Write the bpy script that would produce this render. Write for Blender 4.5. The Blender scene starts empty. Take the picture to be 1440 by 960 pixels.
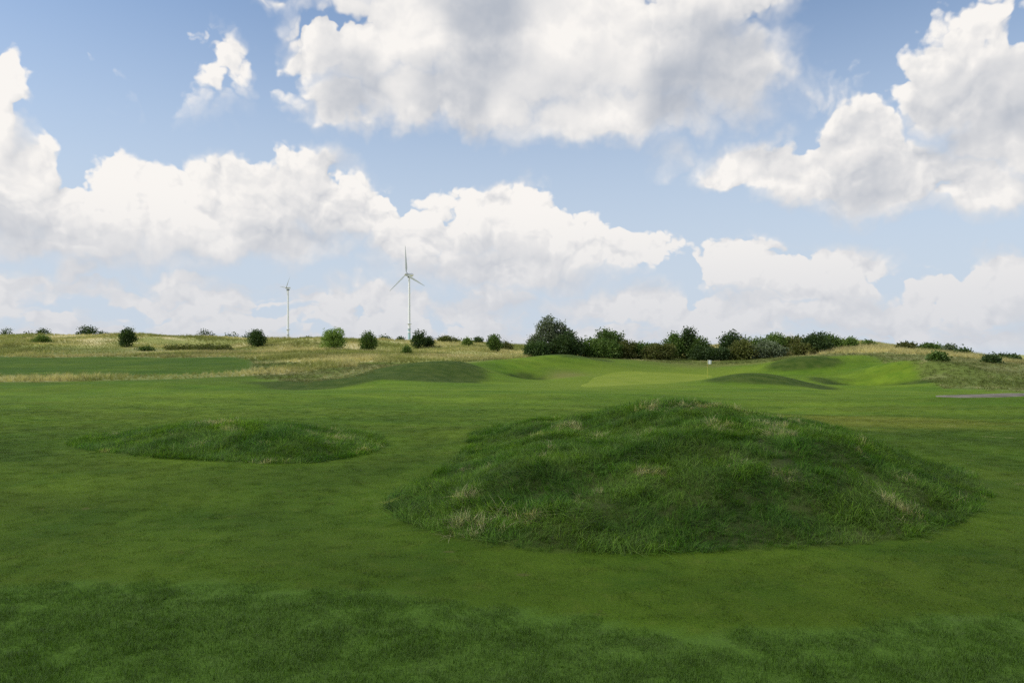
import bpy, math, random
import numpy as np
from mathutils import Vector

random.seed(7)
RNG = np.random.default_rng(7)
scene = bpy.context.scene
COL = scene.collection
R = math.radians

# ------------------------------------------------------------------ camera
FPX, EYE, HOR = 1050.0, 1.75, 500.0            # focal length in photo pixels, eye height, horizon row
cam_d = bpy.data.cameras.new('camera')
cam_d.sensor_width = 36.0
cam_d.lens = 36.0 * FPX / 1440.0
cam_d.shift_y = 20.0 / 1440.0
cam_d.clip_start = 0.1
cam_d.clip_end = 20000
cam = bpy.data.objects.new('camera', cam_d)
cam.location = (0, 0, EYE)
cam.rotation_euler = (R(90), 0, 0)
COL.objects.link(cam)
scene.camera = cam

scene.render.engine = 'CYCLES'
scene.view_settings.view_transform = 'Standard'
scene.view_settings.look = 'None'
scene.view_settings.gamma = 1.0
scene.view_settings.exposure = 0.0
scene.cycles.use_denoising = False
scene.cycles.sample_clamp_indirect = 2.0
scene.cycles.max_bounces = 6
scene.cycles.diffuse_bounces = 3
scene.cycles.transmission_bounces = 3
scene.cycles.transparent_max_bounces = 6

# ------------------------------------------------------------------ sun
SUN_AZ, SUN_EL = R(-98), R(41)
sun_dir = Vector((math.sin(SUN_AZ) * math.cos(SUN_EL), math.cos(SUN_AZ) * math.cos(SUN_EL), math.sin(SUN_EL)))
sl = bpy.data.lights.new('sun', 'SUN')
sl.energy = 3.1
sl.angle = R(0.5)
sl.color = (1.0, 0.95, 0.86)
sun = bpy.data.objects.new('sun', sl)
sun.rotation_euler = sun_dir.to_track_quat('Z', 'Y').to_euler()
sun.location = (0, 0, 60)
COL.objects.link(sun)


# ------------------------------------------------------------------ node helpers
class NT:
    """small expression builder for shader node trees"""
    def __init__(self, tree):
        self.t = tree

    def node(self, typ, **kw):
        n = self.t.nodes.new(typ)
        for k, v in kw.items():
            setattr(n, k, v)
        return n

    def put(self, sock, v):
        if v is None:
            return
        if isinstance(v, bpy.types.NodeSocket):
            self.t.links.new(v, sock)
        else:
            sock.default_value = v

    def m(self, op, a, b=None, c=None, clamp=False):
        n = self.node('ShaderNodeMath', operation=op, use_clamp=clamp)
        self.put(n.inputs[0], a); self.put(n.inputs[1], b)
        if c is not None:
            self.put(n.inputs[2], c)
        return n.outputs[0]

    def v(self, op, a, b=None, c=None):
        n = self.node('ShaderNodeVectorMath', operation=op)
        self.put(n.inputs[0], a)
        if op == 'SCALE':
            self.put(n.inputs['Scale'], b)
        else:
            self.put(n.inputs[1], b); self.put(n.inputs[2], c)
        return n.outputs['Value'] if op in ('LENGTH', 'DOT_PRODUCT', 'DISTANCE') else n.outputs[0]

    def xyz(self, x, y, z=0.0):
        n = self.node('ShaderNodeCombineXYZ')
        self.put(n.inputs[0], x); self.put(n.inputs[1], y); self.put(n.inputs[2], z)
        return n.outputs[0]

    def sep(self, a):
        n = self.node('ShaderNodeSeparateXYZ')
        self.put(n.inputs[0], a)
        return n.outputs

    def rng(self, x, a, b, c=0.0, d=1.0, smooth=True):
        n = self.node('ShaderNodeMapRange', interpolation_type='SMOOTHSTEP' if smooth else 'LINEAR')
        for i, q in enumerate((x, a, b, c, d)):
            self.put(n.inputs[i], q)
        return n.outputs[0]

    def mix(self, f, a, b):
        n = self.node('ShaderNodeMix', data_type='RGBA')
        self.put(n.inputs[0], f); self.put(n.inputs[6], a); self.put(n.inputs[7], b)
        return n.outputs[2]

    def mixf(self, f, a, b):
        n = self.node('ShaderNodeMix', data_type='FLOAT')
        self.put(n.inputs[0], f); self.put(n.inputs[2], a); self.put(n.inputs[3], b)
        return n.outputs[0]

    def noise(self, vec, scale, detail=4, rough=0.5, dim='3D', dist=0.0, lac=2.0):
        n = self.node('ShaderNodeTexNoise', noise_dimensions=dim)
        self.put(n.inputs['Vector'], vec)
        n.inputs['Scale'].default_value = scale
        n.inputs['Detail'].default_value = detail
        n.inputs['Roughness'].default_value = rough
        n.inputs['Lacunarity'].default_value = lac
        n.inputs['Distortion'].default_value = dist
        return n.outputs[0], n.outputs[1]

    def voro(self, vec, scale, detail=3, rough=0.5, dim='2D', lac=2.0):
        n = self.node('ShaderNodeTexVoronoi', voronoi_dimensions=dim, feature='F1')
        self.put(n.inputs['Vector'], vec)
        n.inputs['Scale'].default_value = scale
        n.inputs['Detail'].default_value = detail
        n.inputs['Roughness'].default_value = rough
        n.inputs['Lacunarity'].default_value = lac
        n.normalize = True
        return n.outputs['Distance']


def rgb(*c):
    return (c[0], c[1], c[2], 1.0)


# ------------------------------------------------------------------ world: clear sky with cumulus
world = bpy.data.worlds.new('World')
scene.world = world
world.use_nodes = True
wt = world.node_tree
wt.nodes.clear()
W = NT(wt)

# cumulus layout: (column, row, half width, half height, strength) read off the photograph as view directions
CLOUDS = [
    (505, 70, 92, 78, 1.0), (600, 40, 170, 95, 1.1), (760, 50, 220, 122, 1.25), (930, 60, 175, 112, 1.2), (1040, 95, 75, 78, 1.0),
    (640, 140, 200, 52, 1.0), (850, 160, 200, 46, 1.0), (480, 150, 48, 46, .85), (1010, -10, 120, 60, 1.0), (700, -60, 300, 80, 1.2),
    (302, 106, 44, 34, .22), (290, 128, 50, 24, .14), (392, -8, 34, 12, .2), (18, 150, 40, 60, .95),
    (10, 265, 120, 95, 1.15), (120, 300, 140, 76, 1.15), (255, 310, 120, 66, 1.1), (345, 290, 95, 66, 1.1), (425, 268, 88, 56, 1.1), (480, 300, 76, 60, 1.0),
    (330, 335, 210, 36, 1.0), (100, 345, 170, 26, .9),
    (590, 340, 74, 42, 1.0), (660, 318, 76, 56, 1.1), (728, 310, 60, 52, 1.1), (775, 345, 100, 52, 1.1), (880, 358, 82, 32, 1.0), (700, 378, 170, 34, 1.0),
    (1080, 228, 105, 38, .9), (1200, 205, 72, 56, 1.1), (1160, 240, 120, 48, 1.05), (1330, 125, 82, 66, 1.1), (1420, 120, 80, 90, 1.1), (1430, 200, 100, 70, 1.1),
    (1270, 250, 140, 52, 1.05), (1380, 270, 90, 44, 1.0), (1380, 28, 74, 30, .22), (955, 218, 34, 20, .22), (1130, 148, 28, 26, .08), (1360, 60, 50, 40, .6),
    (1048, 372, 64, 32, 1.0), (1180, 372, 80, 36, 1.1), (1120, 398, 140, 26, .95), (1330, 416, 60, 26, 1.0), (1420, 392, 66, 38, 1.1), (1400, 425, 110, 22, .9),
    (115, 384, 34, 24, .85), (255, 394, 70, 16, .75), (500, 415, 90, 22, .75), (870, 428, 130, 26, .8), (660, 440, 70, 16, .7), (30, 400, 36, 22, .7),
]

tcw = W.node('ShaderNodeTexCoord').outputs['Generated']
sx, sy, sz = W.sep(tcw)
az = W.m('ARCTAN2', sx, sy)
el = W.m('ARCSINE', sz)
P0 = W.xyz(az, el, 0.0)


def cloud_group():
    """density of the cloud field at a view direction (azimuth, elevation)"""
    g = bpy.data.node_groups.new('cloud_field', 'ShaderNodeTree')
    g.interface.new_socket('p', in_out='INPUT', socket_type='NodeSocketVector')
    g.interface.new_socket('mass', in_out='OUTPUT', socket_type='NodeSocketFloat')
    g.interface.new_socket('puff', in_out='OUTPUT', socket_type='NodeSocketFloat')
    G = NT(g)
    gi = G.node('NodeGroupInput'); go = G.node('NodeGroupOutput')
    p = gi.outputs[0]
    _, wc = G.noise(p, 9.0, 4, 0.62, '2D')
    off = G.v('SCALE', G.v('SUBTRACT', wc, (0.5, 0.5, 0.5)), 0.085)
    q = G.v('ADD', p, off)
    acc = None
    for (u, v, ru, rv, st) in CLOUDS:
        a = math.atan((u - 720) / FPX)
        hyp = math.hypot(FPX, u - 720)
        e = math.atan((HOR - v) / hyp)
        ra = ru / FPX * math.cos(a) ** 2 * 1.12
        re = rv / hyp * math.cos(e) ** 2 * 1.12
        n = G.v('MULTIPLY_ADD', q, (1 / ra, 1 / re, 0.0), (-a / ra, -e / re, 0.0))
        ln = G.v('LENGTH', n)
        val = G.m('MULTIPLY_ADD', ln, -st, st)
        if acc is None:
            acc = val
        else:
            nd = G.node('ShaderNodeMath', operation='SMOOTH_MAX')
            G.put(nd.inputs[0], acc); G.put(nd.inputs[1], val); nd.inputs[2].default_value = 0.12
            acc = nd.outputs[0]
    # the rest of the dome carries the same kind of broken cumulus
    bx, by, _ = G.sep(q)
    gen, _ = G.noise(G.v('MULTIPLY', q, (1.0, 1.9, 1.0)), 2.6, 2, 0.5, '2D')
    gen = G.m('MULTIPLY_ADD', gen, 4.2, -2.0)
    w1 = G.rng(G.m('ABSOLUTE', bx), 0.62, 0.85)
    w2 = G.rng(by, 0.46, 0.62)
    w3 = G.m('MAXIMUM', w1, w2)
    acc = G.m('MAXIMUM', acc, -1.2)
    acc = G.mixf(w3, acc, gen)
    # low stratified bands of distant cumulus near the horizon
    bands, _ = G.noise(G.v('MULTIPLY', q, (1.0, 3.2, 1.0)), 9.0, 3, 0.5, '2D')
    lowf = G.m('MULTIPLY', G.rng(by, 0.12, 0.07), G.rng(by, -0.01, 0.012))
    acc2 = G.m('MULTIPLY', G.m('MULTIPLY_ADD', bands, 3.0, -1.0), 0.9)
    acc2 = G.mixf(lowf, -1.2, acc2)
    nd = G.node('ShaderNodeMath', operation='SMOOTH_MAX')
    G.put(nd.inputs[0], acc); G.put(nd.inputs[1], acc2); nd.inputs[2].default_value = 0.15
    acc = nd.outputs[0]
    # billows: rounded heads at three sizes
    _, wd = G.noise(p, 30.0, 3, 0.55, '2D')
    q2 = G.v('ADD', q, G.v('SCALE', G.v('SUBTRACT', wd, (0.5, 0.5, 0.5)), 0.022))

    def heads(vec, sc):
        n = G.node('ShaderNodeTexVoronoi', voronoi_dimensions='2D', feature='SMOOTH_F1')
        G.put(n.inputs['Vector'], vec)
        n.inputs['Scale'].default_value = sc
        n.inputs['Smoothness'].default_value = 0.22
        d_ = n.outputs['Distance']
        return G.m('MULTIPLY_ADD', G.m('MULTIPLY', d_, d_), -1.7, 0.42)
    f = G.rng(by, 0.10, 0.30)
    vec = G.v('MULTIPLY', q2, (1.0, 1.15, 1.0))
    b1 = heads(vec, 13.0)
    b2 = heads(G.v('ADD', vec, (3.1, 1.7, 0)), 30.0)
    b3 = heads(G.v('ADD', vec, (5.1, 4.7, 0)), 68.0)
    puff = G.m('MULTIPLY', b1, G.mixf(f, 0.45, 0.70))
    puff = G.m('MULTIPLY_ADD', b2, 0.55, puff)
    puff = G.m('MULTIPLY_ADD', b3, G.mixf(f, 0.30, 0.16), puff)
    fine, _ = G.noise(p, 60.0, 4, 0.6, '2D')
    puff = G.m('MULTIPLY_ADD', G.m('SUBTRACT', fine, 0.5), 0.28, puff)
    G.put(go.inputs[0], acc); G.put(go.inputs[1], puff)
    return g


cg = cloud_group()


def field(p):
    n = W.node('ShaderNodeGroup'); n.node_tree = cg
    W.put(n.inputs[0], p)
    return n.outputs[0], n.outputs[1]


m0, p0 = field(P0)
m1, p1 = field(W.v('ADD', P0, (-0.006, 0.011, 0.0)))
m2, _ = field(W.v('ADD', P0, (-0.016, 0.052, 0.0)))
d_mass = W.m('SUBTRACT', m0, m2)
d_fine = W.m('SUBTRACT', p0, p1)
top = W.rng(d_mass, -0.20, 0.30)
dens = W.m('MULTIPLY_ADD', p0, W.mixf(top, 0.22, 0.62), m0)
alpha = W.rng(dens, W.mixf(top, -0.14, 0.04), W.mixf(top, 0.60, 0.24))
alpha = W.m('MULTIPLY', alpha, W.rng(el, -0.005, 0.02))
blot, _ = W.noise(P0, 5.5, 2, 0.5, '2D')
thick = W.rng(m0, 0.05, 0.80)
lit = W.m('MULTIPLY_ADD', d_fine, W.m('MULTIPLY', W.mixf(top, 0.35, 0.85), W.m('MULTIPLY_ADD', thick, W.rng(el, 0.12, 0.30, -0.35, -0.70), 1.0)), 0.78)
lit = W.m('MULTIPLY_ADD', d_mass, 0.52, lit)
lit = W.m('MULTIPLY_ADD', W.m('MULTIPLY', thick, W.rng(blot, 0.36, 0.62)), W.rng(el, 0.10, 0.30, -0.26, -0.62), lit, clamp=True)
shade_c = W.mix(lit, rgb(0.47, 0.505, 0.57), rgb(0.95, 0.92, 0.885))
# the air in front of far, low cumulus
lowhaze = W.rng(el, 0.22, 0.0, 0.0, 0.74)
cloud_c = W.mix(lowhaze, shade_c, rgb(0.61, 0.635, 0.69))

sky = W.node('ShaderNodeTexSky', sky_type='NISHITA')
sky.sun_disc = False
sky.sun_elevation = SUN_EL
sky.sun_rotation = SUN_AZ
sky.altitude = 20
sky.air_density = 1.0
sky.dust_density = 0.5
sky.ozone_density = 2.0
SKY_K = 0.15
hz = W.rng(el, 0.52, 0.04, 0.0, 0.94)
skyc = W.mix(hz, sky.outputs[0], rgb(0.575 / SKY_K, 0.655 / SKY_K, 0.765 / SKY_K))
tot = W.mix(alpha, skyc, W.v('SCALE', cloud_c, 1.0 / SKY_K))
bg = W.node('ShaderNodeBackground')
W.put(bg.inputs[0], tot)
bg.inputs[1].default_value = SKY_K
wo = W.node('ShaderNodeOutputWorld')
wt.links.new(bg.outputs[0], wo.inputs[0])
world.cycles.sampling_method = 'MANUAL'
world.cycles.sample_map_resolution = 256


# ------------------------------------------------------------------ terrain height function
def fbm(x, y, scale, octaves=4, seed=0, rough=0.5):
    """value noise, numpy"""
    out = np.zeros(np.broadcast(x, y).shape); amp = 1.0; tot = 0.0
    for o in range(octaves):
        xs, ys = x * scale + 17.3 * o + seed * 7.7, y * scale - 9.1 * o + seed * 3.3
        xi, yi = np.floor(xs), np.floor(ys)
        fx, fy = xs - xi, ys - yi
        fx = fx * fx * (3 - 2 * fx); fy = fy * fy * (3 - 2 * fy)

        def h(a, b):
            s = np.sin(a * 127.1 + b * 311.7 + seed * 74.7 + o * 13.1) * 43758.5453
            return s - np.floor(s)
        n = (h(xi, yi) * (1 - fx) + h(xi + 1, yi) * fx) * (1 - fy) + (h(xi, yi + 1) * (1 - fx) + h(xi + 1, yi + 1) * fx) * fy
        out = out + amp * (n - 0.5); tot += amp
        amp *= rough; scale *= 2.03
    return out / tot * 2


def sstep(a, b, x):
    t = np.clip((x - a) / (b - a), 0, 1)
    return t * t * (3 - 2 * t)


# columns: bearing (as photo column) -> (distance, sight line row) pairs of the ground profile
PROF = {
    -900: [(64, 541), (72, 529), (100, 513), (118, 503), (150, 490), (190, 473), (250, 480)],
    0:    [(64, 540), (70, 531), (76, 527), (100, 511), (118, 503), (150, 489), (192, 472), (250, 480)],
    110:  [(64, 539), (70, 530), (76, 526), (100, 510), (118, 503), (150, 487), (190, 470.5), (250, 479)],
    210:  [(64, 537), (70, 528), (76, 523), (100, 508), (115, 502), (150, 485), (190, 471), (250, 479)],
    320:  [(60, 540), (70, 528), (80, 518), (100, 508), (115, 502), (150, 489), (185, 475), (250, 481)],
    420:  [(58, 543), (66, 537), (76, 525), (86, 513), (110, 501), (140, 488), (178, 476), (250, 482)],
    500:  [(58, 542), (70, 535), (80, 523), (90, 512), (110, 500), (140, 489), (178, 477), (250, 483)],
    600:  [(58, 542), (66, 538), (76, 530), (88, 517), (100, 506), (130, 493), (178, 479), (250, 483)],
    700:  [(58, 542), (72, 536), (85, 524), (100, 512), (130, 498), (178, 482), (250, 486)],
    780:  [(58, 542), (72, 536), (85, 528), (98, 514), (112, 504), (125, 500), (160, 492), (250, 490)],
    900:  [(58, 543), (72, 539), (82, 531), (94, 523), (106, 513), (118, 506), (130, 502), (170, 490), (250, 490)],
    1000: [(58, 544), (70, 540), (80, 536), (92, 531), (104, 519), (115, 510), (126, 506), (150, 494), (180, 490), (250, 492)],
    1100: [(46, 551), (58, 545), (70, 540), (85, 527), (100, 512), (112, 503), (128, 497), (150, 484), (180, 480), (250, 488)],
    1200: [(46, 552), (56, 547), (66, 540), (80, 526), (92, 512), (106, 501), (122, 490), (140, 480), (175, 484), (250, 492)],
    1300: [(40, 558), (48, 553), (58, 543), (70, 528), (85, 510), (100, 498), (118, 489), (140, 492), (180, 499), (250, 502)],
    1380: [(40, 559), (47, 554), (56, 543), (70, 525), (85, 509), (98, 500), (112, 501), (150, 507), (250, 506)],
    1440: [(40, 560), (47, 555), (56, 545), (70, 531), (84, 516), (98, 511), (120, 513), (160, 511), (250, 507)],
    2300: [(40, 562), (47, 557), (70, 545), (100, 533), (160, 518), (250, 508)],
}
PU = np.array(sorted(PROF), float)
PT = (PU - 720) / FPX
PD = np.array([0, 8, 14, 20, 27, 34, 40, 46, 52, 58, 64, 70, 76, 82, 88, 94, 100, 106, 112, 118, 125, 132, 140, 150, 160, 170, 180, 190,
               200, 215, 230, 250, 300, 400, 700, 1500, 6000], float)


def _profile(pairs):
    ds = [0, 8, 14, 20]; zs = [0, 0, -0.02, -0.10]
    d0 = pairs[0][0]
    for d in (27, 34, 40, 46, 52):
        if d < d0 - 3:
            ds.append(d); zs.append(-0.0103 * d)
    for d, v in pairs:
        ds.append(d); zs.append(EYE - (v - HOR) * d / FPX)
    for d, z in ((400, 2.0), (700, 0.0), (1500, -2.0), (6000, -6.0)):
        ds.append(d); zs.append(z)
    return np.interp(PD, ds, zs)


PZ = np.stack([_profile(PROF[int(u)]) for u in PU])
_fd = np.arange(0, 6001, 1.0)                       # resample finely and smooth along the distance
_k = np.exp(-0.5 * (np.arange(-8, 9) / 3.2) ** 2); _k /= _k.sum()
PF = np.stack([np.convolve(np.pad(np.interp(_fd, PD, z), 8, mode='edge'), _k, 'valid') for z in PZ])
_ft = np.linspace(-1.6, 1.6, 641)
PG = np.stack([np.interp(_ft, PT, PF[:, j]) for j in range(len(_fd))])   # (dist, bearing)
_k2 = np.exp(-0.5 * (np.arange(-12, 13) / 5.0) ** 2); _k2 /= _k2.sum()
PG = np.apply_along_axis(lambda a: np.convolve(np.pad(a, 12, mode='edge'), _k2, 'valid'), 1, PG[:700])


def base_z(x, y):
    yy = np.maximum(y, 1.0)
    t = np.clip(x / yy, -1.599, 1.599)
    far = yy > 698
    d = np.clip(yy, 0, 698)
    di = np.floor(d).astype(int); fd = d - di
    ti = (t + 1.6) / 3.2 * 640
    tj = np.clip(np.floor(ti).astype(int), 0, 639); ft = ti - tj
    z = ((PG[di, tj] * (1 - ft) + PG[di, tj + 1] * ft) * (1 - fd) + (PG[di + 1, tj] * (1 - ft) + PG[di + 1, tj + 1] * ft) * fd)
    zf = np.interp(yy, [698, 1500, 6000], [0, -2, -6])
    return np.where(far, zf, z)


def px(u, d):
    return (u - 720) / FPX * d


# gaussian swells: column, distance, height, radius across, radius along, turn
SWELLS = [
    (588, 72, 1.35, 4.6, 7.5, 0.0), (655, 78, .8, 3.6, 5.0, 0.0), (440, 57, -.55, 4.5, 3.4, .2), (500, 62, .35, 3.0, 4, 0),
    (745, 81, -1.15, 2.4, 3.4, .0), (793, 98, 1.4, 4.6, 4.2, 0), (705, 92, .9, 4.2, 4, .3), (880, 106, .5, 6.0, 3.6, 0), (820, 76, .35, 3.0, 4, 0),
    (1068, 63, 1.2, 3.6, 3.2, .15), (1215, 72, -1.5, 2.6, 4.0, 0), (1268, 78, 1.1, 2.5, 5.5, .5), (1130, 92, 1.4, 4.0, 3.4, 0), (1155, 76, .7, 2.4, 3.0, 0), (655, 66, -.4, 3.2, 3.5, 0), (520, 66, -.35, 3.0, 3.5, 0), (1200, 96, .8, 3.4, 3.5, 0), (1020, 98, .5, 4, 3.4, 0),
    (1180, 60, -.5, 3.2, 3.0, 0), (1175, 84, -.7, 2.8, 4, 0), (1395, 37, .28, 5, 2.2, .25), (230, 58, .3, 7, 4.0, 0), (60, 48, -.25, 8, 4, 0),
    (330, 40, .2, 6, 4, 0), (620, 34, -.16, 6, 4, 0), (820, 40, .18, 5, 4, .3), (1000, 34, -.15, 6, 3.0, 0), (1220, 27, -.16, 5, 4.0, 0),
    (-20, 150, 1.2, 10, 10, 0), (190, 160, 1.0, 12, 8, 0), (300, 150, -1.0, 10, 10, 0), (440, 150, 1.0, 9, 8, 0), (560, 140, -.8, 8, 8, 0),
]

BIG = np.array([(-1.60, 9.1), (-1.38, 8.5), (-1.05, 7.75), (-.60, 7.15), (0, 6.7), (.6, 6.52), (1.4, 6.5), (2.2, 6.58), (3.0, 6.75), (3.8, 7.1), (4.6, 7.7),
                (5.4, 8.6), (6.15, 9.6), (6.8, 11.0), (7.05, 13.0), (6.5, 15.2), (5.0, 17.4), (3.0, 18.8), (1.2, 19.4), (-.2, 19.2), (-.85, 18.0),
                (-.95, 16.6), (-.80, 14.7), (-.95, 12.4), (-1.25, 10.6)])
SMALL = np.array([(-9.35, 15.7), (-8.7, 14.7), (-7.8, 13.8), (-6.4, 12.9), (-4.9, 12.25), (-3.7, 12.0), (-2.95, 12.5), (-2.5, 14.0), (-2.7, 16.2), (-3.6, 18.0),
                  (-5.4, 19.2), (-7.4, 18.9), (-8.9, 17.4)])


def smooth_poly(p, n=160, it=2):
    for _ in range(it):
        q = np.roll(p, -1, 0)
        p = np.stack([0.75 * p + 0.25 * q, 0.25 * p + 0.75 * q], 1).reshape(-1, 2)
    return p


BIG, SMALL = smooth_poly(BIG), smooth_poly(SMALL)


def sdist(poly, x, y):
    """signed distance to a polygon, positive inside"""
    shp = np.broadcast(x, y).shape
    x = np.broadcast_to(x, shp).ravel(); y = np.broadcast_to(y, shp).ravel()
    best = np.full(x.shape, 1e9); ins = np.zeros(x.shape, bool)
    for i in range(len(poly)):
        x1, y1 = poly[i]; x2, y2 = poly[(i + 1) % len(poly)]
        dx, dy = x2 - x1, y2 - y1
        t = np.clip(((x - x1) * dx + (y - y1) * dy) / (dx * dx + dy * dy + 1e-12), 0, 1)
        best = np.minimum(best, np.hypot(x - x1 - t * dx, y - y1 - t * dy))
        c = (y1 > y) != (y2 > y)
        with np.errstate(divide='ignore', invalid='ignore'):
            xi = (x2 - x1) * (y - y1) / (y2 - y1 if y2 != y1 else 1e-9) + x1
        ins ^= c & (x < xi)
    return np.where(ins, best, -best).reshape(shp)


def near_mask(poly, x, y, pad):
    return (x > poly[:, 0].min() - pad) & (x < poly[:, 0].max() + pad) & (y > poly[:, 1].min() - pad) & (y < poly[:, 1].max() + pad)


def mound_sd(poly, x, y, pad=1.5):
    x = np.asarray(x, float); y = np.asarray(y, float)
    out = np.full(x.shape, -9.0)
    m = near_mask(poly, x, y, pad)
    if m.any():
        out[m] = sdist(poly, x[m], y[m])
    return out


def gauss(x, y, cx, cy, rx, ry, a=0.0):
    c, s = math.cos(a), math.sin(a)
    dx, dy = x - cx, y - cy
    return np.exp(-0.5 * (((dx * c + dy * s) / rx) ** 2 + ((-dx * s + dy * c) / ry) ** 2))


# edge of the rough in the foreground: distance of the edge as a function of x
RX = [-14, -3.8, -2.8, -1.15, 0, .6, 1.24, 1.94, 2.7, 3.44, 8, 16]
RY = [5.9, 5.6, 5.72, 5.47, 5.1, 4.82, 4.63, 4.74, 4.9, 5.02, 5.6, 7.5]


def rough_edge(x):
    return np.interp(x, RX, RY) + 0.05 * np.sin(x * 5.1) + 0.03 * np.sin(x * 13.3 + 1)


def height(x, y):
    x = np.asarray(x, float); y = np.asarray(y, float)
    z = base_z(x, y)
    for (u, d, h, rx, ry, a) in SWELLS:
        z = z + h * gauss(x, y, px(u, d), d, rx, ry, a)
    z = z + 0.16 * fbm(x, y, 1 / 14.0, 2, 3) * sstep(14, 40, y) + 0.05 * fbm(x, y, 1 / 3.5, 2, 5)
    z = z + 0.9 * fbm(x, y, 1 / 16.0, 3, 11) * sstep(112, 150, y) * (1 - sstep(300, 500, y))
    sb = mound_sd(BIG, x, y)
    e = sstep(-0.15, 1.7, sb)
    hb = e * (0.24 + 0.30 * gauss(x, y, 2.2, 9.3, 1.9, 1.3) + 0.60 * gauss(x, y, 3.2, 13.8, 1.35, 2.3) + 0.04 * gauss(x, y, .8, 15.2, 1.0, 1.6) + 0.14 * gauss(x, y, 5.7, 12.2, 1.0, 2.0)
              + 0.10 * gauss(x, y, 4.8, 10.5, 1.3, 1.6) - 0.14 * gauss(x, y, 0.75, 8.05, 0.55, .35) - 0.10 * gauss(x, y, 2.9, 8.9, .6, .3))
    inb = sstep(0, 0.5, sb)
    hb = hb + inb * (0.10 * fbm(x, y, 1.1, 3, 21) + 0.05 * fbm(x, y, 3.0, 2, 22))
    ss = mound_sd(SMALL, x, y)
    hs = sstep(-0.15, 2.8, ss) * (0.22 + 0.11 * gauss(x, y, -5.6, 15.8, 2.6, 1.6)) + sstep(0, .5, ss) * 0.09 * fbm(x, y, .9, 3, 31)
    z = z + hb + hs
    z = z - 0.05 * (1 - sstep(-0.35, 0.45, y - rough_edge(x)))* 0
    return z


def hz1(x, y):
    return float(height(np.array([x]), np.array([y]))[0])


_ms = np.concatenate([np.arange(3, 30, .05), np.arange(30, 420, .25)])


def hit(u, v, dmin=3.0, dmax=420):
    """first ground point seen in the direction of a photo pixel"""
    t = (u - 720) / FPX
    d = _ms[(_ms >= dmin) & (_ms <= dmax)]
    zz = height(t * d, d)
    ray = EYE - (v - HOR) / FPX * d
    k = np.nonzero(zz >= ray)[0]
    i = k[0] if len(k) else int(np.argmin(ray - zz))
    return np.array((t * d[i], d[i], zz[i]))


def mow(x, y):
    a = mound_sd(BIG, x, y, 9.0); b = mound_sd(SMALL, x, y, 9.0)
    dd = -np.maximum(a, b)
    f = 1 - sstep(3.5, 7.5, dd)
    ring_ = np.where(dd < 8.5, np.tanh(3 * np.cos(dd * 2 * np.pi / 2.3)) * f, 0)
    t = x * .35 + y * .94
    return ring_ + np.tanh(2.5 * np.sin(t * 2 * np.pi / 4.6 + 1.5 * np.sin(x * .06))) * (1 - np.where(dd < 8.5, f, 0))


# zones -----------------------------------------------------------------
DU = [-900, 0, 200, 320, 380, 440, 520, 600, 660, 700, 740, 780, 900, 1000, 1100, 1160, 1200, 1250, 1290, 1320, 1350, 1380, 1440, 1600, 2300]
DD = [120, 120, 117, 114, 100, 84, 92, 94, 97, 104, 112, 121, 124, 122, 118, 116, 113, 108, 101, 98, 95, 93, 92, 90, 90]


def col_of(x, y):
    return 720 + FPX * x / np.maximum(y, 1.0)


def zone_dune(x, y):
    w = 5.0 * fbm(x, y, 1 / 9.0, 3, 41)
    return sstep(-1.5, 3.5, y + w - np.interp(col_of(x, y), DU, DD))


def zone_strip(x, y):
    u = col_of(x, y)
    c = np.interp(u, [-900, 0, 150, 260, 330, 390, 440, 480], [70, 69, 69, 70, 73, 78, 83, 88])
    w = np.interp(u, [-900, 0, 150, 300, 400, 480], [4, 3.6, 2.8, 2.8, 4.5, 5])
    m = 1 - sstep(-.8, 1.2, np.abs(y - c + 1.5 * fbm(x, y, .2, 2, 43)) - w)
    return m * (u < 500)


def zone_semi(x, y):
    """longer, duller grass on the banks between fairway and dune"""
    u = col_of(x, y)
    a = np.interp(u, [-900, 330, 360, 440, 520, 600, 690, 760, 860, 960, 1100, 1200, 1280, 1330, 1440, 1800],
                  [200, 200, 66, 60, 68, 90, 92, 104, 110, 108, 106, 100, 78, 54, 50, 50])
    b = np.interp(u, DU, DD)
    return sstep(-2, 3, y - a + 3 * fbm(x, y, .12, 2, 47)) * (1 - sstep(-2, 3, y - b))


# ------------------------------------------------------------------ mesh helpers
def new_mesh(name, verts, faces, smooth=True):
    me = bpy.data.meshes.new(name)
    verts = np.asarray(verts, np.float32)
    faces = np.asarray(faces, np.int32)
    k = faces.shape[1]
    me.vertices.add(len(verts)); me.vertices.foreach_set('co', verts.ravel())
    me.loops.add(faces.size); me.loops.foreach_set('vertex_index', faces.ravel())
    me.polygons.add(len(faces))
    me.polygons.foreach_set('loop_start', np.arange(0, faces.size, k, dtype=np.int32))
    me.polygons.foreach_set('use_smooth', np.full(len(faces), smooth))
    me.update(calc_edges=True)
    return me


def link(name, me, mat=None, parent=None):
    o = bpy.data.objects.new(name, me)
    COL.objects.link(o)
    if mat is not None and me is not None and not len(me.materials):
        me.materials.append(mat)
    if parent is not None:
        o.parent = parent
    return o


def attr(me, name, data, typ='FLOAT'):
    a = me.attributes.new(name, typ, 'POINT')
    a.data.foreach_set('vector' if typ == 'FLOAT_VECTOR' else 'value', np.ascontiguousarray(data).ravel())


def tag(o, label=None, cat=None, group=None, kind=None):
    if label: o['label'] = label
    if cat: o['category'] = cat
    if group: o['group'] = group
    if kind: o['kind'] = kind
    return o


def empty(name, loc, rz=0.0):
    o = bpy.data.objects.new(name, None)
    o.empty_display_size = 0.3
    o.location = loc; o.rotation_euler = (0, 0, rz)
    COL.objects.link(o)
    return o


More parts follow.
